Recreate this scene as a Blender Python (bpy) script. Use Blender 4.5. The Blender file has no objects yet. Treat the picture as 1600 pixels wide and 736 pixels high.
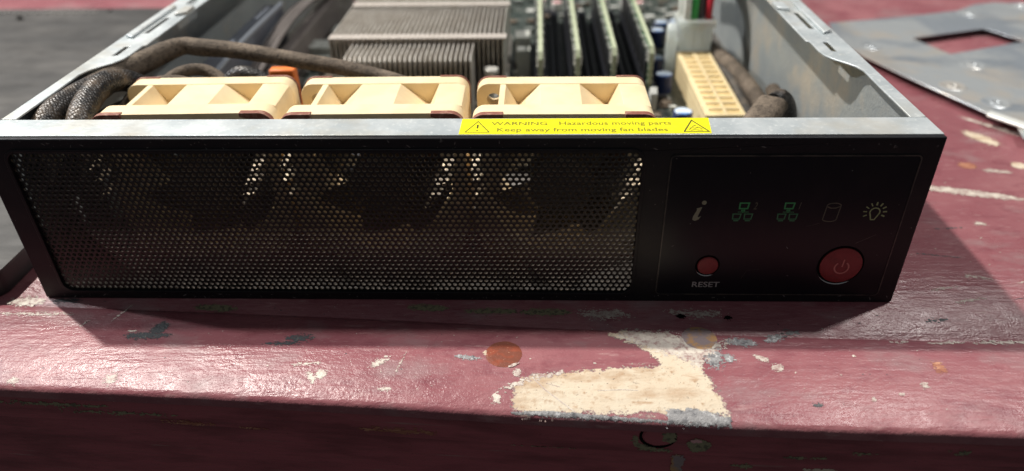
import bpy, bmesh, math, random
from mathutils import Vector, Matrix, noise
from mathutils.geometry import tessellate_polygon

K = 0.00064          # one drawing unit in metres
PI = math.pi
S = bpy.context.scene
C = S.collection
rnd = random.Random(7)

# ------------------------------------------------------------------ camera
cam_d = bpy.data.cameras.new("camera"); cam = bpy.data.objects.new("camera", cam_d); C.objects.link(cam); S.camera = cam
rt = Vector((0.99945535, 0.02875675, -0.01618795)); up = Vector((-0.00230285, 0.5501251, 0.83507908)); fw = Vector((-0.03291956, 0.83458698, -0.54989169))
M = Matrix.Identity(4)
for i in range(3):
    M[i][0], M[i][1], M[i][2] = rt[i], up[i], -fw[i]
M.translation = Vector((257.346, -295.696, 235.165)) * K
cam.matrix_world = M
cam_d.sensor_width = 36; cam_d.lens = 25.5524
cam_d.clip_start = 0.01; cam_d.clip_end = 20
cam_d.dof.use_dof = True; cam_d.dof.focus_distance = 352 * K; cam_d.dof.aperture_fstop = 7.5

# ------------------------------------------------------------------ world (dim room) and lamps
W = bpy.data.worlds.new("World"); S.world = W; W.use_nodes = True
nt = W.node_tree; bg = nt.nodes["Background"]
tc = nt.nodes.new("ShaderNodeTexCoord"); sx = nt.nodes.new("ShaderNodeSeparateXYZ"); mr = nt.nodes.new("ShaderNodeMapRange"); rp = nt.nodes.new("ShaderNodeValToRGB")
nt.links.new(tc.outputs["Generated"], sx.inputs[0]); nt.links.new(sx.outputs["Z"], mr.inputs["Value"])
mr.inputs["From Min"].default_value = -0.6; mr.inputs["From Max"].default_value = 0.9
nt.links.new(mr.outputs[0], rp.inputs[0]); nt.links.new(rp.outputs[0], bg.inputs["Color"])
rp.color_ramp.elements[0].color = (0.085, 0.08, 0.08, 1); rp.color_ramp.elements[1].color = (0.30, 0.31, 0.33, 1)
bg.inputs["Strength"].default_value = 0.46

def lamp(name, pos, target, power, size, col):
    d = bpy.data.lights.new(name, 'AREA'); d.shape = 'DISK'; d.size = size; d.energy = power; d.color = col
    o = bpy.data.objects.new(name, d); C.objects.link(o); o.location = Vector(pos) * K
    o.rotation_euler = (Vector(pos) - Vector(target)).to_track_quat('Z', 'Y').to_euler()
lamp("ceiling_lamp", (-1530, 1146, 3000), (220, 0, 0), 72, 0.07, (1.0, 0.95, 0.88))
lamp("ceiling_lamp", (1877, 800, 3073), (220, 0, 0), 23, 0.10, (1.0, 0.96, 0.92))
lamp("ceiling_lamp", (-2400, 560, 1950), (220, 0, 0), 17, 0.06, (0.95, 0.97, 1.0))

S.render.engine = 'CYCLES'
S.view_settings.view_transform = 'Standard'; S.view_settings.look = 'None'
S.view_settings.exposure = 0; S.view_settings.gamma = 1
S.cycles.use_denoising = True
S.cycles.max_bounces = 8; S.cycles.diffuse_bounces = 4; S.cycles.glossy_bounces = 4
S.cycles.sample_clamp_indirect = 4

# ------------------------------------------------------------------ materials
def mat(name, base, rough=0.5, metal=0.0, layers=(), bumps=(), spec=0.5, trans=0.0, coat=0.0, rvar=0.0, braid=False, emit=None):
    """layers: (scale, stretch xyz, colour, lo, hi[, detail]); bumps: (scale, stretch, distance). Scales are per drawing unit."""
    m = bpy.data.materials.new(name); m.use_nodes = True; t = m.node_tree; N = t.nodes; L = t.links
    p = N["Principled BSDF"]
    p.inputs["Roughness"].default_value = rough; p.inputs["Metallic"].default_value = metal
    p.inputs["Specular IOR Level"].default_value = spec; p.inputs["Transmission Weight"].default_value = trans
    p.inputs["Coat Weight"].default_value = coat
    tc = N.new("ShaderNodeTexCoord"); oi = N.new("ShaderNodeObjectInfo")
    def vm(op, a, b):
        n = N.new("ShaderNodeVectorMath"); n.operation = op
        L.new(a, n.inputs[0])
        if isinstance(b, tuple): n.inputs[1].default_value = b
        else: L.new(b, n.inputs[1])
        return n.outputs[0]
    def math_(op, a, b=0.0, c=None):
        n = N.new("ShaderNodeMath"); n.operation = op
        for i, v in enumerate((a, b) + ((c,) if c is not None else ())):
            if isinstance(v, (int, float)): n.inputs[i].default_value = v
            else: L.new(v, n.inputs[i])
        return n.outputs[0]
    co = vm('ADD', tc.outputs["Object"], oi.outputs["Random"])
    def nz(scale, st, detail=4):
        c = vm('MULTIPLY', co, tuple(scale * s / K for s in st))
        n = N.new("ShaderNodeTexNoise"); n.inputs["Scale"].default_value = 1; n.inputs["Detail"].default_value = detail
        n.inputs["Roughness"].default_value = 0.6
        L.new(c, n.inputs["Vector"]); return n.outputs["Fac"]
    col = None
    def mix(fac, a, b):
        n = N.new("ShaderNodeMix"); n.data_type = 'RGBA'; L.new(fac, n.inputs[0])
        if isinstance(a, tuple): n.inputs[6].default_value = (*a, 1)
        else: L.new(a, n.inputs[6])
        if isinstance(b, tuple): n.inputs[7].default_value = (*b, 1)
        else: L.new(b, n.inputs[7])
        return n.outputs[2]
    cur = base
    for ly in layers:
        f = nz(ly[0], ly[1], ly[5] if len(ly) > 5 else 4)
        r = N.new("ShaderNodeMapRange"); L.new(f, r.inputs[0]); r.inputs[1].default_value = ly[3]; r.inputs[2].default_value = ly[4]
        cur = mix(r.outputs[0], cur, ly[2])
    h = None
    if braid:
        uv = N.new("ShaderNodeSeparateXYZ"); L.new(tc.outputs["UV"], uv.inputs[0])
        cx_ = N.new("ShaderNodeCombineXYZ"); u_ = math_('MULTIPLY', uv.outputs[0], 17.0); v_ = math_('MULTIPLY', uv.outputs[1], 0.48)
        L.new(math_('ADD', u_, v_), cx_.inputs[0]); L.new(math_('SUBTRACT', v_, math_('MULTIPLY', u_, 0.55)), cx_.inputs[1])
        vo = N.new("ShaderNodeTexVoronoi"); vo.feature = 'F1'; vo.inputs["Scale"].default_value = 1.0; vo.inputs["Randomness"].default_value = 0.45
        L.new(cx_.outputs[0], vo.inputs["Vector"]); h = math_('SUBTRACT', 1.0, math_('MULTIPLY', vo.outputs["Distance"], 1.6))
        r = N.new("ShaderNodeMapRange"); L.new(h, r.inputs[0]); r.inputs[1].default_value = 0.35; r.inputs[2].default_value = 0.9
        cur = mix(r.outputs[0], cur, braid)  # lighter cell centres paint the glints of the weave into the colour
    if isinstance(cur, tuple): p.inputs["Base Color"].default_value = (*cur, 1)
    else: L.new(cur, p.inputs["Base Color"])
    last = None
    if h is not None:
        bn = N.new("ShaderNodeBump"); bn.inputs["Strength"].default_value = 1; bn.inputs["Distance"].default_value = 0.3 * K
        L.new(h, bn.inputs["Height"]); last = bn.outputs[0]
    for (sc, st, dist) in bumps:
        bn = N.new("ShaderNodeBump"); bn.inputs["Strength"].default_value = 1; bn.inputs["Distance"].default_value = dist * K
        L.new(nz(sc, st, 3), bn.inputs["Height"])
        if last is not None: L.new(last, bn.inputs["Normal"])
        last = bn.outputs[0]
    if last is not None: L.new(last, p.inputs["Normal"])
    if rvar:
        r = N.new("ShaderNodeMapRange"); L.new(nz(0.06, (1, 1, 1)), r.inputs[0]); r.inputs[1].default_value = 0.3; r.inputs[2].default_value = 0.7
        r.inputs[3].default_value = rough - rvar; r.inputs[4].default_value = rough + rvar; L.new(r.outputs[0], p.inputs["Roughness"])
    return m

I3 = (1, 1, 1)
PAINT = mat("maroon_paint", (0.255, 0.088, 0.102), 0.34, layers=[
    (0.012, I3, (0.31, 0.125, 0.135), .42, .62), (0.05, (1, 2.0, 1), (0.21, 0.064, 0.078), .50, .70),
    (0.22, (0.35, 1.6, 1), (0.37, 0.20, 0.20), .60, .74), (0.035, (0.7, 1.3, 1), (0.28, 0.165, 0.17), .55, .72), (0.9, (0.35, 1.6, 1), (0.35, 0.20, 0.20), .62, .74),
    (0.55, I3, (0.55, 0.42, 0.40), .72, .75), (0.35, (1, .5, 1), (0.07, 0.03, 0.03), .72, .76)],
    bumps=[(0.12, (0.20, 2.0, 1), 0.42), (0.28, (0.6, 1.3, 1), 0.42), (0.9, I3, 0.16)], rvar=0.10, spec=0.42)
FACEP = mat("apron_paint", (0.36, 0.088, 0.105), 0.36, layers=[
    (0.03, (0.6, 1, 3), (0.22, 0.052, 0.062), .45, .65), (0.05, (0.35, 1, 5), (0.34, 0.24, 0.21), .64, .80), (0.25, (.4, 1, 3), (0.40, 0.12, 0.08), .68, .76), (0.8, I3, (0.12, .03, .03), .66, .74)],
    bumps=[(0.15, (0.3, 1, 2), 0.9), (0.8, I3, 0.15)])
PUTTY = mat("bare_filler", (0.61, 0.51, 0.38), 0.75, layers=[(0.05, I3, (0.62, 0.54, 0.42), .4, .6), (0.07, (.6, 1.4, 1), (0.42, 0.28, 0.17), .48, .68), (0.3, I3, (0.38, 0.24, 0.14), .58, .75),
    (0.9, I3, (0.13, 0.09, 0.07), .64, .70), (0.12, (.5, 2, 1), (0.42, 0.26, 0.15), .60, .72)], bumps=[(0.15, (.5, 1.5, 1), 0.5), (0.6, I3, 0.18), (1.5, I3, 0.1)])
CHIPW = mat("old_white_paint", (0.52, 0.46, 0.40), 0.5, layers=[(0.5, I3, (0.34, 0.22, 0.20), .45, .62), (0.15, I3, (0.62, 0.56, 0.48), .5, .6)], bumps=[(0.8, I3, 0.3)])
CHIPG = mat("grey_primer", (0.26, 0.255, 0.255), 0.5, layers=[(0.5, I3, (0.55, 0.55, 0.55), .55, .68), (0.3, I3, (0.06, 0.06, 0.07), .5, .7)], bumps=[(0.8, I3, 0.5)])
CHIPO = mat("olive_underpaint", (0.26, 0.24, 0.14), 0.6, layers=[(0.5, I3, (0.12, 0.11, 0.07), .5, .6)], bumps=[(0.8, I3, 0.4)])
CHIPD = mat("bare_dark_spot", (0.06, 0.065, 0.07), 0.5, layers=[(0.8, I3, (0.25, 0.24, 0.2), .6, .7)], bumps=[(0.8, I3, 0.3)])
CHIPR = mat("rubbed_wood", (0.32, 0.12, 0.07), 0.6, layers=[(0.5, (.3, 1, 1), (0.5, 0.25, 0.15), .5, .65)])
PLUG = mat("varnished_plug", (0.20, 0.068, 0.045), 0.3, layers=[(0.15, (1, 2, 1), (0.27, 0.07, 0.04), .45, .6), (0.9, I3, (0.55, 0.3, 0.2), .66, .72)], bumps=[(0.3, I3, 0.4)])
PLUG2 = mat("varnish_remains", (0.45, 0.26, 0.12), 0.3, layers=[(0.12, I3, (0.28, 0.22, 0.22), .45, .55)], bumps=[(0.3, I3, 0.5)])
STEEL = mat("galvanised_steel", (0.62, 0.66, 0.67), 0.42, 0.45, layers=[(0.05, I3, (0.50, 0.55, 0.57), .4, .6), (0.35, I3, (0.70, 0.74, 0.74), .55, .7), (0.02, I3, (0.52, 0.50, 0.44), .5, .7)],
    bumps=[(0.45, I3, 0.10)], rvar=0.06)
STEELI = mat("dull_side_steel", (0.40, 0.43, 0.425), 0.42, 0.35, layers=[(0.02, I3, (0.33, 0.36, 0.37), .4, .65), (0.025, I3, (0.50, 0.46, 0.39), .54, .72)],
    bumps=[(0.30, I3, 0.45), (0.9, I3, 0.15)])
STEELB = mat("scratched_sheet", (0.50, 0.53, 0.54), 0.33, 0.55, layers=[(0.02, I3, (0.57, 0.54, 0.49), .48, .62), (0.03, (.4, 1, 1), (0.32, 0.36, 0.40), .54, .66), (0.012, (1, .4, 1), (0.36, 0.40, 0.44), .5, .62), (0.8, (.15, 1, 1), (.3, .32, .34), .66, .7)],
    bumps=[(0.03, I3, 1.2), (0.4, I3, 0.1)])
BEZEL = mat("black_bezel_paint", (0.008, 0.008, 0.0105), 0.42, layers=[(0.8, I3, (0.05, 0.05, 0.05), .70, .78), (0.03, (1, 1, 2), (0.015, 0.0145, 0.015), .5, .7)], bumps=[(1.0, I3, 0.05)], spec=0.3)
PANEL = mat("dark_overlay", (0.007, 0.007, 0.0105), 0.30, layers=[(0.06, (1, 1, .5), (0.013, 0.0115, 0.014), .55, .8), (0.5, (.2, 1, 1), (0.05, 0.045, 0.045), .74, .78)], spec=0.25)
PLINE = mat("panel_edge", (0.07, 0.06, 0.05), 0.35, layers=[(0.1, I3, (0.02, 0.02, 0.02), .45, .6)])
FLOORM = mat("dust_covered_steel", (0.16, 0.15, 0.135), 0.6, 0.2, layers=[(0.08, I3, (0.08, 0.07, 0.06), .42, .6), (0.5, I3, (0.24, 0.21, 0.17), .6, .7)])
GLINT_RIB = mat("glint_rib_plastic", (0.62, 0.50, 0.33), 0.6, layers=[(0.25, I3, (0.16, 0.12, 0.08), .42, .56)])  # plastic of the ribs added as glint catchers behind the grille
HOLEW = mat("grille_hole_edge", (0.175, 0.15, 0.13), 0.35, 0.5, layers=[(0.25, I3, (0.10, 0.09, 0.08), .45, .6)])
GRILLE = mat("perforated_steel", (0.018, 0.017, 0.017), 0.33, 0.3, layers=[(0.7, I3, (0.05, 0.045, 0.04), .68, .75)], spec=0.6)
CREAM = mat("cream_fan_plastic", (0.84, 0.69, 0.44), 0.5, layers=[(0.05, I3, (0.80, 0.635, 0.385), .45, .6), (0.7, I3, (0.5, 0.36, 0.2), .69, .75)], bumps=[(1.0, I3, 0.06)])
PAD = mat("brown_rubber", (0.22, 0.075, 0.05), 0.65, layers=[(0.3, I3, (0.34, 0.19, 0.14), .48, .65)], bumps=[(1.0, I3, 0.1)])
BLADE = mat("brown_blade_plastic", (0.13, 0.09, 0.055), 0.45)
FIN = mat("dusty_aluminium_fins", (0.60, 0.57, 0.52), 0.45, 0.45, layers=[(0.1, I3, (0.45, 0.41, 0.36), .45, .62)])
PCB = mat("dark_circuit_board", (0.030, 0.042, 0.036), 0.4, layers=[(0.12, I3, (0.13, 0.14, 0.125), .48, .60), (0.3, I3, (0.02, 0.03, 0.03), .5, .62), (0.6, I3, (0.4, 0.42, 0.38), .66, .70)])
RAMG = mat("green_module_board", (0.02, 0.15, 0.055), 0.35, layers=[(0.3, I3, (0.015, 0.10, 0.04), .5, .6)])
RAME = mat("cut_board_edge", (0.44, 0.48, 0.33), 0.6, layers=[(0.3, I3, (0.34, 0.39, 0.24), .5, .65)])
CHIP = mat("memory_chip_black", (0.025, 0.025, 0.028), 0.45)
SOLDER = mat("bright_solder", (0.66, 0.65, 0.60), 0.3, 0.35)
SLOT = mat("black_slot_plastic", (0.012, 0.013, 0.018), 0.4)
LATCH = mat("pale_latch_plastic", (0.55, 0.56, 0.52), 0.5)
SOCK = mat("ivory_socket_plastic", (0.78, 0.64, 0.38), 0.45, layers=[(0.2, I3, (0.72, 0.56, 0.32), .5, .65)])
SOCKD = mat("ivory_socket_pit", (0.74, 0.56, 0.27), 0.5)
CLEAR = mat("milky_plug_plastic", (0.88, 0.92, 0.92), 0.3, layers=[(0.06, I3, (0.80, 0.74, 0.58), .52, .65)], trans=0.2)
BRAID = mat("braided_sleeve", (0.014, 0.013, 0.013), 0.4, layers=[(0.05, I3, (0.12, 0.09, 0.065), .50, .66)], braid=(0.10, 0.095, 0.09), spec=0.5)
DUSTY = mat("dusty_sleeve", (0.10, 0.08, 0.062), 0.8, layers=[(0.06, I3, (0.20, 0.16, 0.122), .42, .62), (0.5, I3, (0.045, 0.036, 0.03), .50, .7), (1.3, I3, (0.27, .22, .17), .6, .7)], bumps=[(0.7, I3, 0.5)], spec=0.2)
DARKW = mat("dark_cable_skin", (0.05, 0.045, 0.04), 0.6, layers=[(0.1, I3, (0.11, 0.09, 0.07), .5, .65)])
TAUPE = mat("dusty_ribbon", (0.12, 0.105, 0.098), 0.8, layers=[(0.12, (2, .3, 1), (0.10, 0.085, 0.08), .45, .6)], bumps=[(0.3, (2, .2, 1), 0.6)])
SLATE = mat("slate_bracket_metal", (0.17, 0.19, 0.23), 0.4, 0.4, layers=[(0.03, I3, (0.13, 0.14, 0.17), .45, .6)])
BLUE = mat("blue_capacitor_sleeve", (0.02, 0.035, 0.12), 0.3)
BLUET = mat("capacitor_top", (0.62, 0.72, 0.84), 0.35)
BLUEM = mat("capacitor_blue_mark", (0.05, 0.22, 0.60), 0.35)
PINKC = mat("pink_capacitor_top", (0.62, 0.33, 0.33), 0.4)
ORANGE = mat("orange_plug", (0.80, 0.20, 0.04), 0.45)
LID = mat("black_powder_coat", (0.036, 0.035, 0.034), 0.50, layers=[(0.010, (1, 2.5, 1), (0.082, 0.078, 0.073), .42, .66), (0.03, (.5, 2, 1), (0.055, 0.054, 0.053), .5, .75)], bumps=[(0.012, (.7, 1.3, 1), 2.5), (0.6, I3, 0.08)], rvar=0.06)
LIDE = mat("lid_dimple", (0.22, 0.21, 0.20), 0.4)
HOLE = mat("dark_hole", (0.006, 0.006, 0.006), 0.9, spec=0.0)
YEL = mat("yellow_label_film", (0.80, 0.75, 0.01), 0.4, layers=[(0.3, I3, (0.74, 0.69, 0.02), .5, .7)])
INK = mat("label_ink", (0.20, 0.18, 0.01), 0.5)
INKD = mat("label_ink_dark", (0.05, 0.045, 0.01), 0.5)
IC_W = mat("pale_print", (0.22, 0.23, 0.16), 0.5)
IC_G = mat("green_print", (0.03, 0.27, 0.09), 0.5)
IC_GD = mat("dim_green_print", (0.03, 0.18, 0.08), 0.5)
IC_D = mat("dim_print", (0.08, 0.08, 0.055), 0.5)
IC_Y = mat("yellow_green_print", (0.28, 0.36, 0.17), 0.5)
TXT = mat("grey_print", (0.34, 0.33, 0.33), 0.5)
RED = mat("red_button_plastic", (0.24, 0.026, 0.028), 0.45, layers=[(0.3, I3, (0.18, 0.022, 0.023), .5, .7)])
REDL = mat("button_engraving", (0.52, 0.17, 0.15), 0.35)
CHROME = mat("silver_ring", (0.42, 0.42, 0.42), 0.25, 0.9)
_t = CLEAR.node_tree; _p = _t.nodes["Principled BSDF"]; _tr = _t.nodes.new("ShaderNodeBsdfTranslucent"); _mx = _t.nodes.new("ShaderNodeMixShader")
_tr.inputs["Color"].default_value = (0.90, 0.95, 0.94, 1); _mx.inputs[0].default_value = 0.6
_t.links.new(_p.outputs[0], _mx.inputs[1]); _t.links.new(_tr.outputs[0], _mx.inputs[2]); _t.links.new(_mx.outputs[0], _t.nodes["Material Output"].inputs[0])
WIREM = {c: mat(c + "_wire", v, 0.4) for c, v in dict(white=(.75, .76, .70), green=(.05, .38, .09), grey=(.10, .09, .10), red=(.50, .02, .04)).items()}

# ------------------------------------------------------------------ mesh helpers
class MB:
    def __init__(s): s.v = []; s.f = []; s.uv = {}
    def add(s, vs, fs):
        n = len(s.v); s.v += [tuple(v) for v in vs]; s.f += [tuple(i + n for i in f) for f in fs]; return s
    def box(s, x0, x1, y0, y1, z0, z1):
        return s.add([(x0, y0, z0), (x1, y0, z0), (x1, y1, z0), (x0, y1, z0), (x0, y0, z1), (x1, y0, z1), (x1, y1, z1), (x0, y1, z1)],
                     [(3, 2, 1, 0), (4, 5, 6, 7), (0, 1, 5, 4), (1, 2, 6, 5), (2, 3, 7, 6), (3, 0, 4, 7)])
    def plate(s, outer, holes, a, b, axis='z'):
        """polygon with holes, extruded from a to b along axis: 'z' takes (x,y), 'y' takes (x,z), 'x' takes (y,z)"""
        def P(p, h):
            return (p[0], p[1], h) if axis == 'z' else ((p[0], h, p[1]) if axis == 'y' else (h, p[0], p[1]))
        loops = [outer] + list(holes); flat = [p for l in loops for p in l]; n = len(flat)
        tri = tessellate_polygon([[Vector((p[0], p[1], 0)) for p in l] for l in loops])
        vs = [P(p, a) for p in flat] + [P(p, b) for p in flat]
        fs = [tuple(t) for t in tri] + [tuple(i + n for i in reversed(t)) for t in tri]
        o = 0
        for l in loops:
            m = len(l)
            for i in range(m):
                j = (i + 1) % m; fs.append((o + i, o + j, o + j + n, o + i + n))
            o += m
        return s.add(vs, fs)
    def cyl(s, c, r, a, b, axis='z', n=24, r2=None):
        r2 = r if r2 is None else r2
        def P(u, v, h): return (c[0] + u, c[1] + v, h) if axis == 'z' else ((c[0] + u, h, c[1] + v) if axis == 'y' else (h, c[0] + u, c[1] + v))
        vs = [P(r * math.cos(2 * PI * i / n), r * math.sin(2 * PI * i / n), a) for i in range(n)] + [P(r2 * math.cos(2 * PI * i / n), r2 * math.sin(2 * PI * i / n), b) for i in range(n)]
        return s.add(vs, [tuple(range(n)), tuple(range(2 * n - 1, n - 1, -1))] + [(i, (i + 1) % n, n + (i + 1) % n, n + i) for i in range(n)])
    def ring(s, c, ro, ri, a, b, axis='z', n=32):
        return s.plate(circ(c, ro, n), [circ(c, ri, n)], a, b, axis)
    def tube(s, pts, r, n=16, sub=8, flat=1.0):
        pts = [Vector(p) for p in pts]; P = []
        q = [pts[0] * 2 - pts[1]] + pts + [pts[-1] * 2 - pts[-2]]
        R = r if isinstance(r, (list, tuple)) else [r] * len(pts)
        rr = []
        for i in range(len(pts) - 1):
            a, b, c, d = q[i:i + 4]
            for k in range(sub):
                t = k / sub
                P.append(0.5 * ((2 * b) + (c - a) * t + (2 * a - 5 * b + 4 * c - d) * t * t + (3 * b - a - 3 * c + d) * t ** 3)); rr.append(R[i] + (R[i + 1] - R[i]) * t)
        P.append(pts[-1]); rr.append(R[-1])
        base = len(s.v); L = 0; up_ = Vector((0, 0, 1))
        for i, p in enumerate(P):
            tg = (P[min(i + 1, len(P) - 1)] - P[max(i - 1, 0)]).normalized()
            if i: L += (p - P[i - 1]).length
            e1 = up_ - tg * up_.dot(tg)
            if e1.length < 0.05: e1 = Vector((0, 1, 0)) - tg * tg.y
            e1.normalize(); e2 = tg.cross(e1); up_ = e1
            for k in range(n):
                a = 2 * PI * k / n
                s.v.append(tuple(p + e1 * (math.cos(a) * rr[i] * flat) + e2 * (math.sin(a) * rr[i])))
            if i:
                for k in range(n):
                    k2 = (k + 1) % n; s.f.append((base + (i - 1) * n + k, base + (i - 1) * n + k2, base + i * n + k2, base + i * n + k))
                    l0 = L - (p - P[i - 1]).length
                    s.uv[len(s.f) - 1] = [(k / n, l0), ((k + 1) / n, l0), ((k + 1) / n, L), (k / n, L)]
        s.f.append(tuple(base + k for k in range(n - 1, -1, -1))); s.f.append(tuple(base + (len(P) - 1) * n + k for k in range(n)))
        return s
    def build(s, name, m, parent=None, org=None, bevel=0, smooth=35, recalc=True):
        o3 = Vector(org) if org is not None else (Vector(parent["_org"]) if parent is not None and "_org" in parent else Vector((0, 0, 0)))
        me = bpy.data.meshes.new(name)
        me.from_pydata([((v[0] - o3.x) * K, (v[1] - o3.y) * K, (v[2] - o3.z) * K) for v in s.v], [], s.f)
        if s.uv:
            ul = me.uv_layers.new(name="uv")
            for pi, uvs in s.uv.items():
                for li, uv in zip(me.polygons[pi].loop_indices, uvs): ul.data[li].uv = uv
        if recalc:
            b = bmesh.new(); b.from_mesh(me); bmesh.ops.recalc_face_normals(b, faces=b.faces); b.to_mesh(me); b.free()
        ms = m if isinstance(m, (list, tuple)) else [m]
        for q in ms: me.materials.append(q)
        if smooth:
            for p in me.polygons: p.use_smooth = True
            me.set_sharp_from_angle(angle=math.radians(smooth))
        o = bpy.data.objects.new(name, me); C.objects.link(o)
        if parent is not None: o.parent = parent; o["_org"] = [float(c_) for c_ in o3]
        else: o.location = o3 * K; o["_org"] = [float(c_) for c_ in o3]
        if bevel:
            md = o.modifiers.new("bevel", 'BEVEL'); md.width = bevel * K; md.segments = 2; md.limit_method = 'ANGLE'; md.angle_limit = math.radians(40)
        return o

def circ(c, r, n=32, a0=0):
    return [(c[0] + r * math.cos(a0 + 2 * PI * i / n), c[1] + r * math.sin(a0 + 2 * PI * i / n)) for i in range(n)]
def rrect(x0, x1, y0, y1, r, n=6):
    out = []
    for cx, cy, a in ((x1 - r, y1 - r, 0), (x0 + r, y1 - r, 90), (x0 + r, y0 + r, 180), (x1 - r, y0 + r, 270)):
        for i in range(n + 1):
            t = math.radians(a + 90 * i / n); out.append((cx + r * math.cos(t), cy + r * math.sin(t)))
    return out
def tag(o, label=None, cat=None, group=None, kind=None):
    for k, v in (("label", label), ("category", cat), ("group", group), ("kind", kind)):
        if v: o[k] = v
    return o
def thing(name, org, label, cat, group=None):
    o = bpy.data.objects.new(name, None); C.objects.link(o); o.location = Vector(org) * K; o["_org"] = [float(x) for x in org]
    o.empty_display_size = 0.01
    return tag(o, label, cat, group)
def copy_tree(o, parent=None):
    c = o.copy(); C.objects.link(c); c.parent = parent
    for ch in [x for x in bpy.data.objects if x.parent == o]: copy_tree(ch, c)
    return c
def text_mb(mb, s, x0, x1, z0, z1, P, shear=0.0, bold=0.0):
    """letters fitted into the box x0..x1, z0..z1; P maps (x,z) to a 3-D point"""
    cu = bpy.data.curves.new("letters", 'FONT'); cu.body = s; cu.shear = shear; cu.offset = bold; cu.resolution_u = 3
    o = bpy.data.objects.new("letters", cu); C.objects.link(o)
    me = bpy.data.meshes.new_from_object(o.evaluated_get(bpy.context.evaluated_depsgraph_get()))
    xs = [v.co.x for v in me.vertices]; ys = [v.co.y for v in me.vertices]
    a, b, c, d = min(xs), max(xs), min(ys), max(ys)
    mb.add([P(x0 + (v.co.x - a) / (b - a) * (x1 - x0), z0 + (v.co.y - c) / (d - c) * (z1 - z0)) for v in me.vertices], [tuple(p.vertices) for p in me.polygons])
    bpy.data.objects.remove(o); bpy.data.curves.remove(cu); bpy.data.meshes.remove(me)
def stroke(mb, pts, w, P, closed=False):
    """a flat line of width w through pts (2-D), mapped by P"""
    V = [Vector(p) for p in pts]; n = len(V); L_, R_ = [], []
    for i in range(n):
        a = V[i - 1] if (closed or i) else V[i]; b = V[(i + 1) % n] if (closed or i < n - 1) else V[i]
        d1 = (V[i] - a); d2 = (b - V[i])
        if d1.length < 1e-6: d1 = d2
        if d2.length < 1e-6: d2 = d1
        d1 = d1.normalized(); d2 = d2.normalized(); q = Vector((-d1.y - d2.y, d1.x + d2.x))
        if q.length < 1e-3: q = Vector((-d1.y, d1.x))
        q.normalize(); k = min(2.2, 1 / max(.3, abs(q.dot(Vector((-d1.y, d1.x)))))) * w / 2
        L_.append(V[i] + q * k); R_.append(V[i] - q * k)
    m_ = n if closed else n - 1
    mb.add([P(*p) for p in L_] + [P(*p) for p in R_], [(i, n + i, n + (i + 1) % n, (i + 1) % n) for i in range(m_)])

# ------------------------------------------------------------------ workbench
YE = [(-900, -25), (-60, -57), (12, -61), (103, -65), (191, -70), (247, -74), (337, -79.3), (460, -83), (700, -88), (1500, -100)]
def yedge(x):
    for (a, ya), (b, yb) in zip(YE, YE[1:]):
        if x <= b: return ya + (yb - ya) * (x - a) / (b - a)
    return YE[-1][1]
def zprof(d):
    if d >= 50: return 0.0
    if d >= 2.6: return -0.26 * (50 - d) ** 3 / (3 * 47.4 ** 2)
    t = (2.6 - d) / 2.6
    return -0.26 * 47.4 / 3 - 0.26 * (2.6 - d) - 2.2 * (1 - math.sqrt(max(0, 1 - t * t)))
def ztab(x, y): return zprof(y - yedge(x))
bench = thing("workbench", (200, -80, -80), "worn maroon painted wooden workbench with chipped front edge", "workbench")
mb = MB(); xs = list(range(-900, -100, 40)) + list(range(-100, 600, 8)) + list(range(600, 1500, 40))
prof = [(1400, 0), (300, 0), (120, 0), (54.6, 0), (54.1, -.5), (53.6, -.5), (53.1, 0)] + [(d, zprof(d)) for d in (50, 44, 38, 32, 26, 20, 14, 9, 6, 4, 3, 2.2, 1.4, .8, .3, .05, 0)] + [(0, -10.4), (1.2, -11)]
for x in xs:
    e = yedge(x)
    for d, z in prof: mb.v.append((x, e + d + (0.25 * noise.noise(Vector((x * .05, d * .1, 0))) if d < 5 else 0), z))
n = len(prof)
for i in range(len(xs) - 1):
    for j in range(n - 1): mb.f.append((i * n + j, (i + 1) * n + j, (i + 1) * n + j + 1, i * n + j + 1))
mb.build("tabletop", PAINT, bench, recalc=False, smooth=50)
def apron(name, z0, z1, off, hol=()):
    m = MB(); st = [x for x in range(-900, 1500, 40)]
    for x in st: m.v += [(x, yedge(x) + off, z1), (x, yedge(x) + off, z0)]
    m.f = [(2 * i, 2 * i + 1, 2 * i + 3, 2 * i + 2) for i in range(len(st) - 1)]
    m.build(name, FACEP, bench, recalc=False)
apron("apron_board", -25.2, -10.8, 1.2); apron("lower_board", -120, -26.2, 2.2)
m = MB(); m.box(-900, 1490, -40, 1200, -12, -10); m.build("underside", CHIPR, bench)
m = MB()
for x in range(-900, 1460, 40): m.add([(x, yedge(x) + 4, -24), (x + 40, yedge(x + 40) + 4, -24), (x + 40, yedge(x + 40) + 4, -28), (x, yedge(x) + 4, -28)], [(0, 1, 2, 3)])
m.build("board_gap", HOLE, bench)

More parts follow.
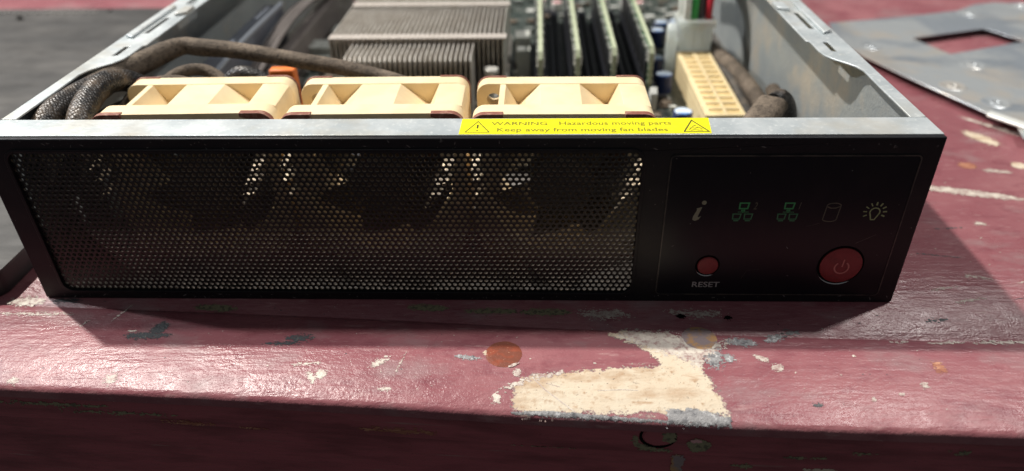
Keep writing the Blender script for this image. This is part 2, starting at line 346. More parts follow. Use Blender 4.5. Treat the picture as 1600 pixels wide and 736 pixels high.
def fr(x, y, s=1.0): return noise.noise(Vector((x * s * .8, y * s * 1.6, 3.1))) + 0.7 * noise.noise(Vector((x * s * 2.3, y * s * 3.6, 9.7))) + 0.6 * noise.noise(Vector((x * s * 5, y * s * 5, 1.7)))
def inpoly(x, y, P):
    c = False; j = len(P) - 1; dm = 1e9
    for i in range(len(P)):
        (xi, yi), (xj, yj) = P[i], P[j]
        if (yi > y) != (yj > y) and x < (xj - xi) * (y - yi) / (yj - yi) + xi: c = not c
        ex, ey = xj - xi, yj - yi; t = max(0, min(1, ((x - xi) * ex + (y - yi) * ey) / (ex * ex + ey * ey)))
        dm = min(dm, math.hypot(x - xi - t * ex, y - yi - t * ey)); j = i
    return dm if c else -dm
def chip(name, poly, m, rag=1.0, fs=0.35, st=0.45, lift=0.12, face=False, thr=0.0, thing_=None):
    xs_ = [p[0] for p in poly]; ys_ = [p[1] for p in poly]; x0, x1, y0, y1 = min(xs_) - 2, max(xs_) + 2, min(ys_) - 2, max(ys_) + 2
    nx = int((x1 - x0) / st) + 1; ny = int((y1 - y0) / st) + 1; mb = MB(); idx = {}
    def vid(i, j):
        if (i, j) not in idx:
            x, y = x0 + i * st, y0 + j * st; idx[(i, j)] = len(mb.v)
            mb.v.append((x, yedge(x) + (1.2 if y > -25.7 else 2.2) - lift, y) if face else (x, y, ztab(x, y) + lift))
        return idx[(i, j)]
    for i in range(nx):
        for j in range(ny):
            x, y = x0 + (i + .5) * st, y0 + (j + .5) * st
            if inpoly(x, y, poly) + rag * fr(x, y, fs) * 2 > thr:
                mb.f.append((vid(i, j), vid(i + 1, j), vid(i + 1, j + 1), vid(i, j + 1)))
    if mb.f: return mb.build(name, m, thing_ or bench, smooth=0, recalc=False)
def ell(cx, cy, rx, ry, a=0, n=14):
    ca, sa = math.cos(math.radians(a)), math.sin(math.radians(a))
    return [(cx + rx * math.cos(2 * PI * i / n) * ca - ry * math.sin(2 * PI * i / n) * sa, cy + rx * math.cos(2 * PI * i / n) * sa + ry * math.sin(2 * PI * i / n) * ca) for i in range(n)]
# the big bare patch at the front edge
PATCH = [(250, -72.5), (247, -67), (248, -60), (253, -54.5), (270, -52.5), (288, -50), (316, -47.5), (312, -40), (305, -33), (293, -26), (300, -24), (318, -26), (328, -30), (332, -40), (334, -52), (338, -64), (341, -74), (325, -73), (290, -73)]
chip("paint_chip", PATCH, mat("old_primer_layer", (0.36, 0.25, 0.22), 0.5, layers=[(0.4, I3, (0.20, 0.16, 0.15), .5, .62)]), rag=1.1, fs=0.28, st=0.35, thr=-.75, lift=.08)
chip("bare_patch", PATCH, PUTTY, rag=1.1, fs=0.28, st=0.35)
q = MB(); PT = lambda x, y: (x, y, ztab(x, y) + .2)
stroke(q, [(256, -55), (262, -62), (270, -69), (275, -73)], .5, PT); stroke(q, [(285, -62), (296, -61.4), (303, -61.8)], .35, PT); stroke(q, [(262, -58), (268, -60)], .3, PT)
q.build("knife_scratch", CHIPW, bench, smooth=0, recalc=False)
chip("paint_chip", [(300, -22), (322, -23), (334, -30), (340, -34), (352, -27), (350, -33), (338, -42), (333, -50), (322, -42), (308, -36), (296, -27)], CHIPW, rag=1.6, fs=0.45, thr=1.2, lift=0.16)
chip("paint_chip", [(246, -71.8), (262, -71.4), (300, -74.6), (316, -76), (316, -78.2), (280, -76), (246, -73.8)], CHIPG, rag=0.25, fs=0.7, st=0.25, lift=0.2, thr=.7)
chip("paint_chip", [(314, -71.5), (326, -71), (341, -75), (341, -79), (314, -77.7)], CHIPG, rag=0.6, fs=0.5, st=0.3, lift=0.22)
chip("paint_chip", [(240, -60), (256, -53), (272, -49), (270, -54), (256, -57), (244, -63)], CHIPW, rag=1.0, fs=0.5, thr=1.2, lift=0.2)
chip("paint_chip", [(280, -8), (300, -7), (306, -12), (292, -15), (279, -13)], CHIPW, rag=1.8, fs=0.5, thr=.7)
chip("paint_chip", [(322, -7), (350, -7), (352, -11), (340, -14), (326, -11)], CHIPW, rag=1.6, fs=0.5, thr=1.0)
for (x, y, rx, ry, a, mt, rag) in [(92, -7.5, 12, 3, -4, CHIPO, .8), (202, -6.5, 11, 3, -3, CHIPO, .7), (235, -9, 14, 2.5, 0, CHIPO, 1.2), (262, -9.5, 14, 3, 0, CHIPO, 1.0), (66, -29, 12, 2.6, 2, CHIPD, .8), (70, -23.5, 4, 5, -20, CHIPD, .9),
        (135, -34, 10, 1.3, 2, CHIPD, .5), (142, -30, 7, 2.5, 0, CHIPD, 1.6), (57, -26, 2, 1, 0, CHIPW, .3), (225, -42.5, 7, 1.6, -5, CHIPG, .5), (150, -47, 7, 1, 4, CHIPW, .6), (158, -53, 3, 3, -40, CHIPW, .8), (154, -55, 1.5, 4, 30, CHIPW, .7),
        (184, -46, 5, 2, 35, CHIPW, 1.1), (194, -47, .5, 9, -14, CHIPW, .15), (189, -61, 3, 1.2, 0, CHIPW, .5), (234, -39.5, 1.6, 1.8, 0, PUTTY, .2), (249, -52, 2, 2.4, 0, CHIPW, .4), (240, -66, 2, 3, 0, CHIPW, .8),
        (355, -31, 8, 3, -8, CHIPG, 1.2), (362, -42, 4, 2, -30, CHIPW, .5), (368, -48, 3, 2.4, 0, CHIPW, .5), (372, -28, 6, 2.6, 20, CHIPG, 1.2), (381, -24, 4, 2, 0, CHIPG, 1.3), (347, -42, 3, 3, 0, CHIPG, 1.1), (340, -40, 5, 9, 0, CHIPG, 2.0),
        (330, -12, 2.5, 2, 0, HOLE, .4), (353, -13, 2.2, 1.8, 0, HOLE, .4), (380, -69, 2.4, 1.6, 0, CHIPD, .4), (45, -12, .6, 8, -20, CHIPW, .3), (30, -20, .7, 3, -30, CHIPW, .2), (14, -57, 3, 2, 0, CHIPW, .8), (60, -56, 3, 3, 0, CHIPW, 1.2),
        (441, -47, 2.6, 4, 0, CHIPR, .9), (430, -58, 2, 2, 0, CHIPW, .6), (405, -66, 1.5, 1.2, 0, CHIPW, .2), (418, -63, 1.2, 1, 0, CHIPW, .2), (452, -30.5, 9, .9, 2, CHIPW, .6), (478, -30, 14, 1.1, 1, CHIPW, .8), (430, -30, 5, .7, 0, CHIPW, .5),
        (530, 112, 34, 4.5, -16, CHIPW, 1.2), (582, 148, 5, 5, -20, PUTTY, .4), (548, 148, 6, 5, 0, CHIPR, .8), (563, 140, 9, 2.5, -10, CHIPW, 1.4), (500, 125, 5, 6, 0, CHIPR, 1.), (555, 60, 9, 4, 0, CHIPW, 1.7), (545, 30, 6, 3, 10, CHIPW, 1.6), (520, 75, 4, 2, 0, CHIPW, 1.2), (578, 190, 14, 6, -60, PUTTY, 1.9),
        (600, 205, 30, 3, -50, CHIPW, 1.5), (480, 42, 12, .6, -10, CHIPD, .3), (500, 70, 9, .5, 5, CHIPD, .3), (470, 12, 8, .8, 10, CHIPW, 1.0), (492, 22, 7, 1, -12, CHIPW, 1.2), (455, -14, 6, 1.2, 8, CHIPD, .8), (510, 5, 10, .7, 14, CHIPD, .4), (478, 2, 9, 1.0, 12, CHIPW, .9), (520, 20, 10, .8, 18, CHIPW, .7),
        (11, -2, 8, 2, 0, CHIPD, 1.2), (0, -13, 20, 1, 0, CHIPW, 1.4), (-10, -3, 10, 4, 0, CHIPW, 1.6), (405, -40, 1.0, .8, 0, CHIPW, .1), (395, -52, .9, .8, 0, CHIPW, .1)]:
    chip("paint_chip", ell(x, y, rx, ry, a), mt, rag=rag * .7 + .25, fs=.6, st=.3, thr=0.15 * rag + .2)
# small specks and nicks scattered over the old paint
r2 = random.Random(3); sp = MB(); sd = MB()
for i in range(420):
    x = r2.uniform(-60, 620); y = r2.uniform(yedge(x) + 5, 40 if x < 440 and x > -20 else 260); q = sp if r2.random() < .6 else sd; r = r2.uniform(.12, .45) * (1 if q is sp else .9)
    a0 = r2.uniform(0, PI); el = r2.uniform(1, 3.0) if r2.random() < .4 else 1.1; k = 7
    pts = []
    for j in range(k):
        t = 2 * PI * j / k; u = r * el * math.cos(t) * r2.uniform(.7, 1.2); w = r * math.sin(t) * r2.uniform(.7, 1.2)
        px, py = x + u * math.cos(a0) - w * math.sin(a0) * .6, y + u * math.sin(a0) * .5 + w * math.cos(a0)
        pts.append((px, py, ztab(px, py) + .1))
    q.add(pts, [tuple(range(k))])
tag(sp.build("pale_specks", CHIPW, bench, smooth=0), kind="stuff"); tag(sd.build("dark_specks", CHIPD, bench, smooth=0), kind="stuff")
def disc_on_top(name, cx, cy, r, m, cut=0):
    q = MB(); rings = 6; n_ = 40
    for a in range(rings + 1):
        for b in range(n_):
            R = r * a / rings * (1 + (.035 * noise.noise(Vector((b * .6, 3, 1))) if a == rings else 0)); x, y = cx + R * math.cos(2 * PI * b / n_), cy + R * math.sin(2 * PI * b / n_)
            q.v.append((x, y, ztab(x, y) + .28 - (.2 if a == rings else 0)))
    for a in range(rings):
        for b in range(n_): q.f.append((a * n_ + b, (a + 1) * n_ + b, (a + 1) * n_ + (b + 1) % n_, a * n_ + (b + 1) % n_))
    q.build(name, m, bench, recalc=False)
disc_on_top("wood_plug", 242.3, -40.2, 8.6, PLUG); disc_on_top("wood_plug", 336, -28.5, 8.4, PLUG2)
chip("paint_chip", ell(247, -47.5, 3, .8, 30), CHIPW, rag=.2, lift=.35, st=.25); chip("paint_chip", ell(343, -33.5, 3.5, .7, 45), CHIPW, rag=.2, lift=.35, st=.25)
# apron: bolt holes and scuffs
def facept(x, z, off): return (x, yedge(x) + off, z)
q = MB(); q.add([facept(311 + 8.2 * math.cos(2 * PI * i / 32), -14.6 + 7.2 * math.sin(2 * PI * i / 32), 1.05) for i in range(32)] + [facept(311 + 6.9 * math.cos(2 * PI * i / 32), -14.2 + 6 * math.sin(2 * PI * i / 32), 1.05) for i in range(32)],
   [(i, (i + 1) % 32, 32 + (i + 1) % 32, 32 + i) for i in range(32)]); q.build("hole_rim", HOLE, bench)
chip("bolt_hole", ell(311.4, -14.4, 6.6, 5.7, 0, 24), FACEP, rag=.1, face=True, st=.3, lift=.22)
chip("paint_chip", [(301, -14), (304, -20), (309, -22), (317, -22.5), (318, -24), (304, -24), (300, -18)], CHIPO, rag=.6, face=True, st=.3, lift=.16)
chip("bolt_head", ell(329, -18.5, 5.2, 4, 0, 20), CHIPO, rag=.5, face=True, st=.3, lift=.3); chip("paint_chip", ell(327.5, -16, 2.6, 1, 0), PINKC, rag=.4, face=True, st=.3, lift=.4)
chip("paint_chip", ell(316, -14, 3, 3.6, 0), CHIPO, rag=.8, face=True, st=.3, lift=.3)
chip("worn_gap", [(318.5, -26.6), (324, -26.6), (323, -60), (319, -60)], PLUG2, rag=.4, face=True, st=.5, lift=.3)
for (x, z, rx, rz, mt, rag) in [(95, -24, 14, 1.2, CHIPR, 1.1), (88, -22.5, 8, 1, CHIPR, 1.2), (125, -25, 10, .8, CHIPR, 1.2), (30, -15, 30, 1.5, CHIPO, 1.4), (60, -19, 30, 1.2, CHIPO, 1.5), (375, -24, 10, 1.2, CHIPO, 1.2), (400, -20, 6, 1.2, CHIPO, 1.3), (195, -21, 20, 2, CHIPR, 1.6), (350, -32, 6, 1.5, CHIPO, 1.0), (385, -33, 8, 1.5, PUTTY, 1.2), (440, -17, 5, 1.6, CHIPO, 1.2), (260, -25.5, 16, .5, CHIPO, .8)]:
    chip("paint_chip", ell(x, z, rx, rz), mt, rag=rag * .6, face=True, st=.35, thr=.35 * rag, lift=.18)

# ------------------------------------------------------------------ server chassis
case = thing("server_chassis", (218, 300, 0), "open black fronted rackmount server case with silver steel sides and its lid off", "server")
m = MB(); m.box(1, 436, 4, 618, 0.2, 1.6); m.build("floor_pan", FLOORM, case)
m = MB(); m.box(1, 436, 618, 620, 0.2, 90); m.build("rear_panel", STEELI, case)
for side in (0, 1):
    X = (lambda x: x) if side == 0 else (lambda x: 437 - x)
    m = MB(); a, b = sorted((X(0.2), X(1.6))); m.plate([(3, 0.3), (618, 0.3), (618, 92.2), (3, 92.2)], [circ((300, 40), 5)] if 0 else [], a, b, 'x')
    if side:  # long pressed relief on the visible wall
        pass
    w = m.build("side_wall", STEELI, case)
    # folded rim with slots
    inner = [(6.6, 20.6), (6.4, 60), (6.0, 80), (7.5, 86), (10.5, 91), (15.5, 97.5), (18.6, 104), (19.6, 111), (19.6, 127), (21.4, 128), (21.6, 618)]
    outl = [(X(-0.6 if x < 0 else x), y) for x, y in [(-0.6, 20.6)] + inner + [(-0.6, 618)]]
    hol = []
    for (s0, s1) in ((109, 127), (150, 185), (215, 250), (300, 335), (380, 415)):
        hol.append([(X(9.4), s0), (X(12.6), s0 + 1.5), (X(12.6), s1), (X(9.4), s1 - 1.5)])
    m = MB(); m.plate(outl, hol, 92.2, 93.2); fl = m.build("folded_rim", STEEL, w, bevel=.25)
    m = MB(); m.plate([(X(2.0), 143), (X(7.6), 140), (X(7.6), 206), (X(4.5), 209), (X(2.0), 206)], [], 93.2, 95.0); m.build("pressed_ridge", STEEL, w, bevel=.7)
    m = MB(); m.plate([(X(14.5), 186), (X(21.5), 190), (X(21.5), 204), (X(14.5), 204)], [], 93.2, 95.4); m.build("lid_hook", STEEL, w, bevel=.6)
    # turned-down lip under the rim
    m = MB(); ys = [20.6, 80, 86, 97, 111, 200, 618]; xi = [6.6, 6.2, 8.5, 15.5, 19.6, 21.4, 21.6]
    # slanted sheet between wall and rim makes the stepped shade under the wide part
# front rail (steel) and black front
m = MB(); m.plate([(-0.8, 2.6), (-0.8, 20.2), (0.5, 20.4), (436.5, 20.4), (437.8, 20.2), (437.8, 2.6)], [], 91.6, 93.0); rail = m.build("front_rail", STEEL, case, bevel=.4)
m = MB(); m.box(-0.4, 437.4, 19.4, 20.3, 88.5, 91.6); m.build("rail_lip", STEEL, rail)
bz_out = [(-1.2, 0), (438.2, 0), (438.2, 90), (436, 92.6), (1, 92.6), (-1.2, 90)]
G = (10.8, 305.8, 5.2, 86.0)
bz = MB(); bz.plate([(-1.2, 0.6), (0.5, 0), (436.5, 0), (438.2, 0.6), (438.2, 92.6), (-1.2, 92.6)], [rrect(*G, 5.5)], 0.0, 2.6, 'y')
front = bz.build("front_bezel", BEZEL, case, bevel=.7)
m = MB(); m.plate(rrect(G[0] - 1.3, G[1] + 1.3, G[2] - 1.3, G[3] + 1.3, 6.5), [rrect(G[0] + .25, G[1] - .25, G[2] + .25, G[3] - .25, 5.3)], -.55, .3, 'y'); m.build("grille_surround", BEZEL, front, bevel=.35)
m = MB(); m.box(-1.0, 0.3, 2.6, 22, 0.6, 91.6); m.box(436.7, 438.0, 2.6, 22, 0.6, 91.6); m.box(0.3, 436.7, 2.6, 18, 0.3, 1.4); m.build("bezel_return", BEZEL, front)
# solid steel behind the control panel, open behind the grille
m = MB(); m.plate([(0.5, 2), (436, 2), (436, 91), (0.5, 91)], [[(10, 4), (308, 4), (308, 88), (10, 88)]], 3.4, 4.4, "y"); m.build("backing_sheet", GRILLE, front)
# honeycomb grille
m = MB(); pitch = 2.95; row = pitch * math.sqrt(3) / 2; R = pitch / math.sqrt(3); ri = 1.04; NS = 12
z = G[2] - 1; k = 0
Ya, Yb = 1.2, 2.3
while z < G[3] + 1.5:
    x = G[0] - 1.5 + (pitch / 2 if k % 2 else 0)
    while x < G[1] + 2:
        rh = ri * (1 + rnd.uniform(-.03, .03)); vs = []
        for h_, rad in ((Ya, 'o'), (Ya, ri), (Yb, ri)):
            for i in range(NS):
                t = 2 * PI * i / NS + PI / 6
                if rad == 'o': rr_ = R if i % 2 == 0 else R * math.cos(PI / 6)
                else: rr_ = rh
                vs.append((x + rr_ * math.cos(t + 0), h_, z + rr_ * math.sin(t + 0)))
        fs = [(i, (i + 1) % NS, NS + (i + 1) % NS, NS + i) for i in range(NS)] + [(NS + i, NS + (i + 1) % NS, 2 * NS + (i + 1) % NS, 2 * NS + i) for i in range(NS)]
        m.add(vs, fs); x += pitch
    z += row; k += 1
gr = m.build("mesh_grille", [GRILLE, HOLEW], front, recalc=False, smooth=0)
for i_, p in enumerate(gr.data.polygons): p.material_index = 1 if (i_ % (2 * NS)) >= NS else 0
# control panel
m = MB(); m.plate(rrect(318.6, 429.6, 5.2, 83.6, 2.0), [], -0.25, 0.2, 'y'); pn = m.build("control_panel", PANEL, front)
m = MB(); m.plate(rrect(318.2, 430.0, 4.8, 84.0, 2.2), [rrect(318.75, 429.45, 5.35, 83.45, 1.8)], -0.5, 0.1, 'y'); m.build("panel_outline", PLINE, front)
PF = lambda x, z: (x, -0.32, z)
def icon(name, mt, fn, par=None):
    q = MB(); fn(q); return q.build(name, mt, front, smooth=0, recalc=False)
def ic_i(q):
    q.add([PF(*p) for p in ((333.0, 56.0), (335.6, 56.9), (334.0, 51.6), (334.2, 51.0), (335.6, 51.8), (334.6, 50.0), (332.9, 49.1), (331.7, 49.8), (331.8, 51.4), (333.4, 55.3))], [tuple(range(10))]); q.add([PF(*p) for p in circ((336.2, 59.2), 1.15, 14)], [tuple(range(14))])
icon("information_icon", IC_W, ic_i)
def net(cx):
    def top(q):
        stroke(q, [(cx - 1.9, 59.0), (cx + 2.3, 59.0), (cx + 1.9, 56.0), (cx - 1.9, 56.0)], .7, PF, True); stroke(q, [(cx - .9, 55.0), (cx + .9, 55.0)], 1.1, PF); stroke(q, [(cx, 55), (cx, 53.6)], .7, PF)
    def bot(q):
        for d in (-2.6, 2.8):
            stroke(q, [(cx + d - 1.8, 53.0), (cx + d + 1.9, 53.0), (cx + d + 1.5, 50.2), (cx + d - 1.7, 50.2)], .55, PF, True); stroke(q, [(cx + d - 1.2, 49.3), (cx + d + 1.2, 49.3)], .6, PF)
        stroke(q, [(cx - 2.4, 54.1), (cx + 2.8, 54.1)], .4, PF)
    return top, bot
for cx, dig in ((354.9, "2"), (375.9, "1")):
    tp, bt = net(cx); o = icon("network_icon", IC_G, tp); q = MB(); bt(q); q.build("network_icon_base", IC_GD, o, smooth=0, recalc=False)
    q = MB(); text_mb(q, dig, cx + 4.6, cx + (6.2 if dig == "2" else 5.4), 55.6, 59.4, PF, .2); q.build("digit", IC_D, o, smooth=0, recalc=False)
def disk(q):
    L_ = []; cx = 396.3
    for i in range(13): t = PI * i / 12; L_.append((cx + 3.2 * math.cos(t) + .3, 57.7 + 1.3 * math.sin(t)))
    for i in range(13): t = PI + PI * i / 12; L_.append((cx + 3.2 * math.cos(t) - .3, 50.2 + 1.3 * math.sin(t)))
    stroke(q, L_, .5, PF, True); stroke(q, [(cx - 2.8, 57.2), (cx - 1, 56.3), (cx + 1.2, 56.3), (cx + 3.2, 57.2)], .5, PF)
icon("disk_icon", IC_D, disk)
def bulb(q):
    cx, cz = 416.2, 53.6
    pts = [(cx - 1.0, cz - 3.6)] + [(cx + 2.3 * math.cos(t), cz + 2.3 * math.sin(t) + .5) for t in [math.radians(a) for a in range(215, -36, -25)]] + [(cx + .6, cz - 3.6)]
    stroke(q, pts, .6, PF, True)
    for i in range(9):
        t = math.radians(-25 + 230 * i / 8); stroke(q, [(cx + 3.7 * math.cos(t), cz + .5 + 3.7 * math.sin(t)), (cx + 5.5 * math.cos(t), cz + .5 + 5.5 * math.sin(t))], .55 if i > 4 else .75, PF)
icon("lamp_icon", IC_Y, bulb)
m = MB(); text_mb(m, "RESET", 336.2, 349.8, 9.6, 12.9, PF, 0, .01); m.build("reset_lettering", TXT, front, smooth=0, recalc=False)
def button(name, cx, cz, r, dome):
    b = MB(); n_ = 40; rings = [(r, .2), (r, -.9), (r * .93, -1.25), (r * .7, -1.25 - dome * .5), (r * .35, -1.25 - dome * .9), (0.01, -1.25 - dome)]
    for R_, h_ in rings: b.v += [(cx + R_ * math.cos(2 * PI * i / n_), h_, cz + R_ * math.sin(2 * PI * i / n_)) for i in range(n_)]
    for a in range(len(rings) - 1):
        for i in range(n_): b.f.append((a * n_ + i, a * n_ + (i + 1) % n_, (a + 1) * n_ + (i + 1) % n_, (a + 1) * n_ + i))
    b.build(name, RED, front)
    g = MB(); g.ring((cx, cz), r * 1.03 + .75, r * 1.0 + .05, -.36, -.3, 'y', 40); g.build("button_gap", HOLE, front)
    # silver crescent: only the lower part of the collar is built
    c = MB(); n2 = 26; ro, r_i = r * 1.03 + 1.15, r * 1.03 + .75
    for i in range(n2 + 1):
        t = math.radians(185 + 125 * i / n2); w_ = abs(math.sin(PI * i / n2)) ** .5
        c.v += [(cx + r_i * math.cos(t), -.4, cz + r_i * math.sin(t)), (cx + (r_i + (ro - r_i) * w_) * math.cos(t), -.72, cz + (r_i + (ro - r_i) * w_) * math.sin(t))]
    c.f = [(2 * i, 2 * i + 1, 2 * i + 3, 2 * i + 2) for i in range(n2)]
    c.build("button_collar", CHROME, front)
button("reset_button", 342.4, 23.1, 5.1, .3); button("power_button", 407.3, 23.6, 10.2, .5)
PB = lambda x, z: (x, -1.95, z)
q = MB(); stroke(q, [(407.3 + 3.4 * math.sin(math.radians(a)), 23.1 + 3.4 * math.cos(math.radians(a))) for a in range(35, 326, 15)], .8, PB); stroke(q, [(407.4, 23.6), (407.8, 28)], .7, PB); q.build("power_symbol", REDL, front, smooth=0, recalc=False)
# faint scratches on the panel
q = MB(); stroke(q, [(411.5, 36.5), (414, 38), (420, 41.5)], .3, PF); stroke(q, [(360, 15), (362, 20), (368, 21)], .15, PF); stroke(q, [(386, 46), (392, 48)], .15, PF); q.build("panel_scratch", PLINE, front, smooth=0, recalc=False)
# dust and lint caught on the black front
r5 = random.Random(21); q = MB()
for i in range(230):
    x = r5.uniform(0, 437); z = r5.choice((r5.uniform(1, 5), r5.uniform(86, 92), r5.uniform(1, 92)))
    if G[0] - 1 < x < G[1] + 1 and G[2] - 1 < z < G[3] + 1: z = r5.uniform(87.5, 92) if r5.random() < .5 else r5.uniform(.6, 3.6)
    if math.hypot(x - 407.3, z - 23.6) < 12 or math.hypot(x - 342.4, z - 23.1) < 7: continue
    r = r5.uniform(.08, .24); a0 = r5.uniform(0, PI); el = r5.choice((1, 1, 1.6, 5)); y = -.34 if x > 318 and 5.2 < z < 83.6 else -.06
    q.add([(x + r * el * math.cos(a0) * c1 - r * math.sin(a0) * c2, y, z + r * el * math.sin(a0) * c1 + r * math.cos(a0) * c2) for c1, c2 in ((-1, -.4), (0, -1), (1, -.3), (.8, .6), (-.2, 1), (-1, .5))], [tuple(range(6))])
tag(q.build("lint_specks", mat("grey_lint", (0.20, 0.19, 0.18), .9), front, smooth=0, recalc=False), kind="stuff")
# warning label on the rail
m = MB(); m.plate([(222.3, 2.9), (222.6, 19.6), (337.6, 20.1), (335.9, 3.5)], [], 93.02, 93.12); lab = m.build("warning_label", YEL, case)
PL = lambda x, y: (x, y, 93.16)
q = MB(); text_mb(q, "WARNING", 236.5, 262.5, 12.4, 16.2, PL, 0, .012); text_mb(q, "Hazardous moving parts", 268, 319.5, 11.4, 16.4, PL, 0, .012)
text_mb(q, "Keep away from moving fan blades", 239.5, 317, 4.4, 9.6, PL, 0, .012); q.build("warning_lettering", INK, lab, smooth=0, recalc=False)
q = MB(); stroke(q, [(225, 5), (236, 5), (230.3, 16.6)], .5, PL, True); stroke(q, [(230.4, 13), (230.4, 9)], .8, PL); stroke(q, [(230.4, 7.4), (230.4, 6.4)], .8, PL)
q.build("warning_symbol", INKD, lab, smooth=0, recalc=False); q = MB(); stroke(q, [(324, 5.2), (335.2, 5.2), (329.3, 17.4)], .7, PL, True); stroke(q, [(326.5, 7), (327.8, 9.3), (329.6, 8.6), (331, 10), (332.5, 8.0)], .5, PL); stroke(q, [(327, 6.4), (329, 7.2), (331, 6.6), (332.8, 6.6)], .5, PL); stroke(q, [(328.3, 10.5), (330.2, 11.8)], .5, PL)
q.build("warning_symbol", INKD, lab, smooth=0, recalc=False)

# ------------------------------------------------------------------ fans
def make_fan(label):
    t = thing("cooling_fan", (0, 0, 0), label, "fan", "cream fans behind the front grille")
    w, h = 92.0, 86.5; c = (w / 2, h / 2); R_ = 38.5
    outl = rrect(0, w, 0, h, 6.5)
    m = MB(); scr = [circ(p, 3.6, 16) for p in ((9, h - 9), (w - 9, h - 9), (9, 9), (w - 9, 9))]
    m.plate(outl, [circ(c, R_, 48)] + scr, 1, 13, 'y'); m.plate(outl, [circ(c, R_, 48)] + scr, 41, 51, 'y')
    fl = m.build("flange", CREAM, t, bevel=.6)
    # body between flanges
    def duct(x): return c[1] + math.sqrt(max(0, (R_ + 4.5) ** 2 - (x - c[0]) ** 2))
    top = [(13, h - 40), (13, h - .3), (16, h - .3), (22.5, h - 11.5), (26, h - 8.2), (30, h - 4.6), (34.5, h - .3), (55.5, h - .3), (60, h - 3.6), (64.5, h - 7.2), (70.5, h - 12), (76.5, h - .3), (w - 5, h - .3), (w - 1.5, h - 1.7), (w - .2, h - 5)]
    m = MB(); m.plate(top + [(w - .2, .3), (13, .3), (13, 20)], [circ(c, R_, 48)], 13, 41, 'y'); m.build("housing", CREAM, t, bevel=.4)
    for yy0, yy1 in ((-.6, 3.2), (50.0, 51.6)):
        for sx_ in (0, 1):
            for sz_ in (0, 1):
                m = MB(); L_ = 16
                pts = [(-.5, h - L_)] + [(-.5 + 7 - 7 * math.cos(a), h + .5 - 7 + 7 * math.sin(a)) for a in [PI / 2 * i / 6 for i in range(7)]] + [(L_, h + .5), (L_, h - 1.5), (7, h - 4), (4, h - 7), (1.5, h - L_)]
                pts = [((w - p[0]) if sx_ else p[0], (h - p[1]) if sz_ else p[1]) for p in pts]
                if sz_: pts = [(p[0], max(p[1], 0.0)) for p in pts]
                m.plate(pts, [], yy0, yy1, 'y'); m.build("corner_pad", PAD, t, bevel=.25)
    for spec_ in (((82, 64, 4), (78, 57, 7), (75, 50, 6), (72, 44, 3)), ((1.0, 66, 2.5), (1.5, 59, 3), (2.5, 51, 2.5))):
        m = MB()      # added ribs, invented to catch lamp light as bright patches behind the grille
        for x_, z_, w_ in spec_:
            m.add([(x_ - 1, .9, z_ + 1), (x_ + w_, .9, z_ + 3), (x_ + w_ + 1.5, -9, z_ + 1.2), (x_ + w_ - 1, -15, z_ - 1), (x_ - .5, -16, z_ - 2), (x_ - 1, .9, z_ - 1.6), (x_ + w_, .9, z_ - .6), (x_ + w_ + 1.5, -9, z_ - .8), (x_ + w_ - 1, -15, z_ - 2.6), (x_ - .5, -16, z_ - 3.4)],
                  [(0, 1, 2, 3, 4), (9, 8, 7, 6, 5), (0, 1, 6, 5), (1, 2, 7, 6), (2, 3, 8, 7), (3, 4, 9, 8), (4, 0, 5, 9)])
        xs_ = [q_[0] for q_ in spec_]; m.add([(xs_[0], .5, spec_[0][1]), (xs_[0] + 3, .5, spec_[0][1]), (xs_[-1] + 3, .5, spec_[-1][1]), (xs_[-1], .5, spec_[-1][1]), (xs_[0], -1.5, spec_[0][1]), (xs_[0] + 3, -1.5, spec_[0][1]), (xs_[-1] + 3, -1.5, spec_[-1][1]), (xs_[-1], -1.5, spec_[-1][1])],
              [(3, 2, 1, 0), (4, 5, 6, 7), (0, 1, 5, 4), (1, 2, 6, 5), (2, 3, 7, 6), (3, 0, 4, 7)])
        m.build("glint_rib", GLINT_RIB, t)
    m = MB(); m.cyl(c, 17, 4, 36, 'y', 32); hub = m.build("hub", BLADE, t, bevel=1)
    for i in range(7):
        a0 = 2 * PI * i / 7; b = MB(); ns = 6
        for jr in range(5):
            r_ = 16 + (R_ - 1.5 - 16) * jr / 4
            for k_ in range(ns + 1):
                u = k_ / ns; a = a0 + (u - .5) * .95 + jr * .07; y = 10 + 22 * u
                b.v += [(c[0] + r_ * math.cos(a), y, c[1] + r_ * math.sin(a)), (c[0] + r_ * math.cos(a + .03), y + 1.0, c[1] + r_ * math.sin(a + .03))]
        W_ = 2 * (ns + 1)
        for jr in range(4):
            for k_ in range(ns):
                for o_ in (0, 1):
                    p0 = jr * W_ + 2 * k_ + o_; b.f.append((p0, p0 + 2, p0 + 2 + W_, p0 + W_))
        b.build("blade", BLADE, t)
    for i in range(4):
        a = PI / 4 + PI / 2 * i + .2; b = MB(); ca, sa = math.cos(a), math.sin(a)
        for (r_, hw) in ((15, 2), (R_ + .5, 1.6)):
            for y in (36.5, 41.5):
                b.v += [(c[0] + r_ * ca - hw * sa, y, c[1] + r_ * sa + hw * ca), (c[0] + r_ * ca + hw * sa, y, c[1] + r_ * sa - hw * ca)]
        b.f = [(0, 1, 3, 2), (4, 5, 7, 6), (0, 1, 5, 4), (2, 3, 7, 6), (0, 2, 6, 4), (1, 3, 7, 5)]; b.build("strut", CREAM, t)
    return t
fan = make_fan("cream cooling fan nearest the braided cables, at the left end of the row")
fan2 = copy_tree(fan); fan2["label"] = "cream cooling fan in the middle of the row, between the two others"
fan3 = copy_tree(fan); fan3["label"] = "cream cooling fan in front of the green memory modules and under the warning label"
for o, x, y, rz in ((fan, 32.5, 35.5, 1.6), (fan2, 129.0, 35.5, .8), (fan3, 225.0, 35.0, 0)):
    o.location = Vector((x, y, 1.7)) * K; o.rotation_euler = (0, 0, math.radians(rz))

